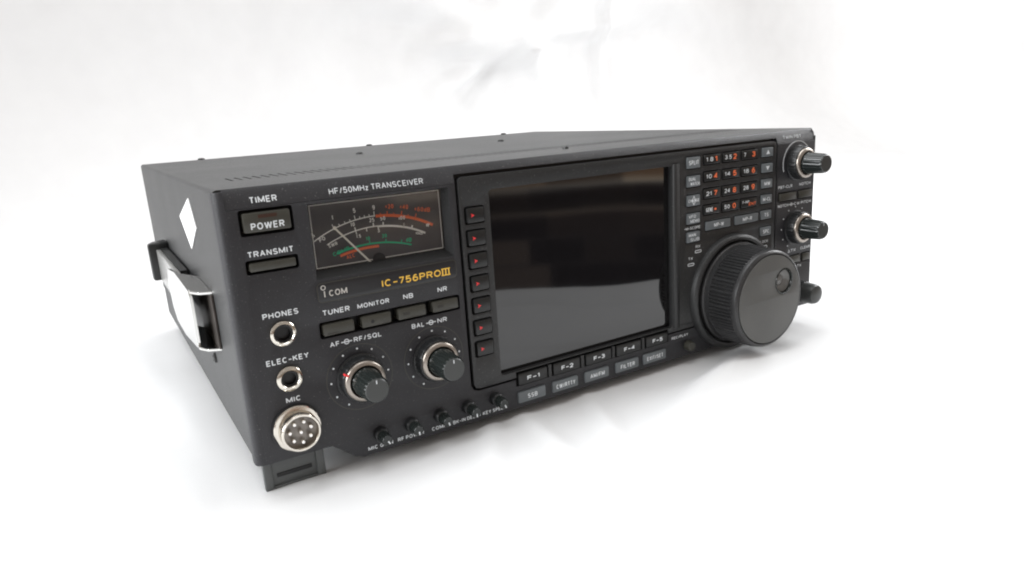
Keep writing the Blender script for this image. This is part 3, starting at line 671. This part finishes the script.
# cloth path per column: hangs in front of the table edge, lies flat, then rises as a backdrop
for j in range(NY + 1):
    v = j / NY; row = []
    for i in range(NX + 1):
        u = i / NX
        x = 150 + (abs(u - .42) ** 1.7) * (1 if u > .42 else -1) * (3350 / (.58 ** 1.7) if u > .42 else 1650 / (.42 ** 1.7))
        e = edge(x)
        if v < .06: s_ = (1 - v / .06); y = e - 6 * s_; z = -14 - 500 * s_
        elif v < .5:
            t = (v - .06) / .44; y = e + (620 - e) * (t ** 1.25); z = -14
        else:
            t = (v - .5) / .5
            R_ = 260
            if t < .22: a = t / .22 * pi / 2; y = 620 + R_ * sin(a); z = -14 + R_ * (1 - cos(a))
            else: y = 620 + R_; z = -14 + R_ + (t - .22) / .78 * 700
        p = Vector((x, y, z))
        # wrinkles
        wall = .12 + .55 * math.exp(-((x - 700) / 260) ** 2); calm = 1 if y < 250 else .4
        n1 = noise.fractal(Vector((x / 190 + y / 500, y / 260 - z / 300, 3)), .8, 2.0, 4)
        n2 = noise.noise(Vector(((x + .5 * y + .3 * z) / 60, (y - x * .3) / 210, 9)))
        n3 = abs(noise.noise(Vector(((x - .6 * y - .9 * z) / 130, (y + z) / 330, 5))))
        under = 1 if (-20 < x < 360 and 0 < y < 310) else 0
        amp = .25 if under else 1
        dd = max(0, min(1, max(-30 - x, x - 370, -10 - y, y - 320) / 120)) if not under else 0
        h = (n1 * 4 * dd + n2 * (1.2 + 2 * dd) * amp + (.22 - n3) * 8 * dd) * (calm if v < .5 else 1)
        if v >= .5:
            for (fx_, fz_, an, wd, ln, hg) in FOLDS:
                du = (x - fx_) * cos(an) + (z - fz_) * sin(an); dv = -(x - fx_) * sin(an) + (z - fz_) * cos(an)
                p.y -= hg * math.exp(-(dv / wd) ** 2) * math.exp(-(du / ln) ** 2)
        else:
            for (fx_, fy_, an, wd, ln, hg) in FLOOR:
                du = (x - fx_) * cos(an) + (y - fy_) * sin(an); dv = -(x - fx_) * sin(an) + (y - fy_) * cos(an)
                p.z += hg * math.exp(-(dv / wd) ** 2) * math.exp(-(du / ln) ** 2)
        if v < .5: p.z += (h if not under else min(0, h * .3)) - (1.5 if under else 0) * 0; p.z = max(p.z, -14 + 0) if False else p.z
        else:
            t = min(1, (v - .5) / .12); p.y -= h * 4 * t * wall; p.z += h * (1 - t) * .4
        row.append(bb.verts.new(p * S))
    rows.append(row)
for j in range(NY):
    for i in range(NX): bb.faces.new((rows[j][i], rows[j][i + 1], rows[j + 1][i + 1], rows[j + 1][i]))
me = bpy.data.meshes.new('backdrop_cloth'); bb.to_mesh(me); bb.free(); me.shade_smooth()
mcl = mat('white_cloth', (.79, .795, .80), .75, var=.015, scale=30, bump=.12, bscale=1400, spec=.25)
me.materials.append(mcl)
cl = bpy.data.objects.new('backdrop_cloth', me); C.objects.link(cl); cl['kind'] = 'structure'

# ------------------------------------------------------------------ camera (solved from the corners of the set)
cam = bpy.data.cameras.new('camera'); co = bpy.data.objects.new('camera', cam); C.objects.link(co)
cam.sensor_width = 36; cam.lens = 700.704 / 1024 * 36; cam.clip_start = .01; cam.clip_end = 100
def RM(a, b_, c):
    Rz = Matrix.Rotation(a, 3, 'Z'); Rx = Matrix.Rotation(b_, 3, 'X'); Ry = Matrix.Rotation(c, 3, 'Y'); return Rz @ Rx @ Ry
YAW, PITCH, ROLL = (-0.539374, -0.248652, 0.063850)
Rm = RM(YAW, PITCH, ROLL); Xc, Fc, Uc = Rm.col[0], Rm.col[1], Rm.col[2]
mw = Matrix((( Xc.x, Uc.x, -Fc.x), (Xc.y, Uc.y, -Fc.y), (Xc.z, Uc.z, -Fc.z))).to_4x4()
mw.translation = Vector((-39.798, -269.496, 130.507)) * S
co.matrix_world = mw
bpy.context.scene.camera = co

# ------------------------------------------------------------------ light
def area(name, loc, target, size, power, col=(1, 1, 1)):
    l = bpy.data.lights.new(name, 'AREA'); l.shape = 'RECTANGLE'; l.size, l.size_y = size[0] * S, size[1] * S; l.energy = power; l.color = col
    o = bpy.data.objects.new(name, l); C.objects.link(o); o.location = Vector(loc) * S
    o.rotation_euler = (Vector(target) - Vector(loc)).to_track_quat('-Z', 'Y').to_euler(); return o
o = area('softbox_overhead', (140, 250, 1150), (170, 120, 0), (1300, 1000), 4.1, (.97, .985, 1)); o.data.spread = radians(95)
area('fill_far_right', (2200, 200, 900), (2200, 800, 150), (1000, 1000), 12.5, (.98, .99, 1))  # unseen fill, added to whiten the cloth at the far right
area('fill_near_right', (1150, 20, 560), (420, 20, 0), (500, 400), 7.5, (.97, .985, 1))  # unseen fill, added to lift the shadow to the right of the dial
o = area('fill_left', (-850, 60, 360), (0, 80, 30), (500, 500), 4.6, (.96, .98, 1)); o.data.spread = radians(120)  # unseen low fill, added to brighten the left side of the case

w = bpy.data.worlds.new('World'); bpy.context.scene.world = w; w.use_nodes = True
nt = w.node_tree; N, L = nt.nodes, nt.links; bg = N['Background']
tc = N.new('ShaderNodeTexCoord'); sp = N.new('ShaderNodeSeparateXYZ'); L.new(tc.outputs['Generated'], sp.inputs[0])
# the dim room behind the camera, in bands of height; above it the pale ceiling; the other half is plain white, added as fill light
rp = N.new('ShaderNodeValToRGB'); L.new(sp.outputs['Z'], rp.inputs['Fac'])
mr = N.new('ShaderNodeMapRange'); mr.inputs['From Min'].default_value = -.5; mr.inputs['From Max'].default_value = .5
nz = N.new('ShaderNodeTexNoise'); nz.inputs['Scale'].default_value = 2.2; nz.inputs['Detail'].default_value = 1
L.new(tc.outputs['Generated'], nz.inputs['Vector'])
ad = N.new('ShaderNodeMath'); ad.operation = 'MULTIPLY_ADD'; ad.inputs[1].default_value = .06; L.new(nz.outputs['Fac'], ad.inputs[0]); L.new(sp.outputs['Z'], ad.inputs[2])
L.new(ad.outputs[0], mr.inputs['Value']); L.new(mr.outputs[0], rp.inputs['Fac'])
e = rp.color_ramp.elements
e[0].position = 0; e[0].color = (.16, .15, .16, 1); e[1].position = .335; e[1].color = (.19, .17, .175, 1)
for pos, col in ((.375, (.2, .17, .17)), (.382, (.75, .62, .52)), (.389, (.16, .14, .13)), (.412, (.16, .13, .13)), (.419, (1.5, 1.4, 1.25)), (.427, (.55, .38, .27)), (.50, (.55, .37, .26)), (.60, (.4, .33, .28)), (.75, (.9, .88, .86))):
    x = e.new(pos); x.color = (*col, 1)
f = N.new('ShaderNodeMapRange'); f.inputs['From Min'].default_value = -.15; f.inputs['From Max'].default_value = .1; L.new(sp.outputs['Y'], f.inputs['Value'])
mx = N.new('ShaderNodeMix'); mx.data_type = 'RGBA'; L.new(f.outputs[0], mx.inputs[0]); L.new(rp.outputs[0], mx.inputs[6]); mx.inputs[7].default_value = (1, 1, .99, 1)
# furniture-like blocks of light and dark in the room half
dv = N.new('ShaderNodeMath'); dv.operation = 'DIVIDE'; L.new(sp.outputs['X'], dv.inputs[0]); L.new(sp.outputs['Y'], dv.inputs[1])
cx_ = N.new('ShaderNodeCombineXYZ'); L.new(dv.outputs[0], cx_.inputs['X']); L.new(sp.outputs['Z'], cx_.inputs['Y'])
bk = N.new('ShaderNodeTexBrick'); L.new(cx_.outputs[0], bk.inputs['Vector']); bk.inputs['Scale'].default_value = 1
bk.inputs['Brick Width'].default_value = .17; bk.inputs['Row Height'].default_value = .036; bk.inputs['Mortar Size'].default_value = .003; bk.inputs['Mortar Smooth'].default_value = 1; bk.inputs['Bias'].default_value = -.35
bk.inputs['Color1'].default_value = (.7, .7, .75, 1); bk.inputs['Color2'].default_value = (4.2, 3.7, 3.1, 1); bk.inputs['Mortar'].default_value = (1.5, 1.5, 1.5, 1); bk.offset = .37; bk.squash = .7
ml = N.new('ShaderNodeMix'); ml.data_type = 'RGBA'; ml.blend_type = 'MULTIPLY'; ml.inputs[0].default_value = 1
L.new(rp.outputs[0], ml.inputs[6]); L.new(bk.outputs['Color'], ml.inputs[7]); L.new(ml.outputs[2], mx.inputs[6])
L.new(mx.outputs[2], bg.inputs['Color']); bg.inputs['Strength'].default_value = .31

sc = bpy.context.scene
sc.view_settings.view_transform = 'Standard'; sc.view_settings.look = 'None'; sc.view_settings.exposure = 0.15; sc.view_settings.gamma = 1
sc.cycles.filter_width = 2.0
sc.cycles.max_bounces = 8
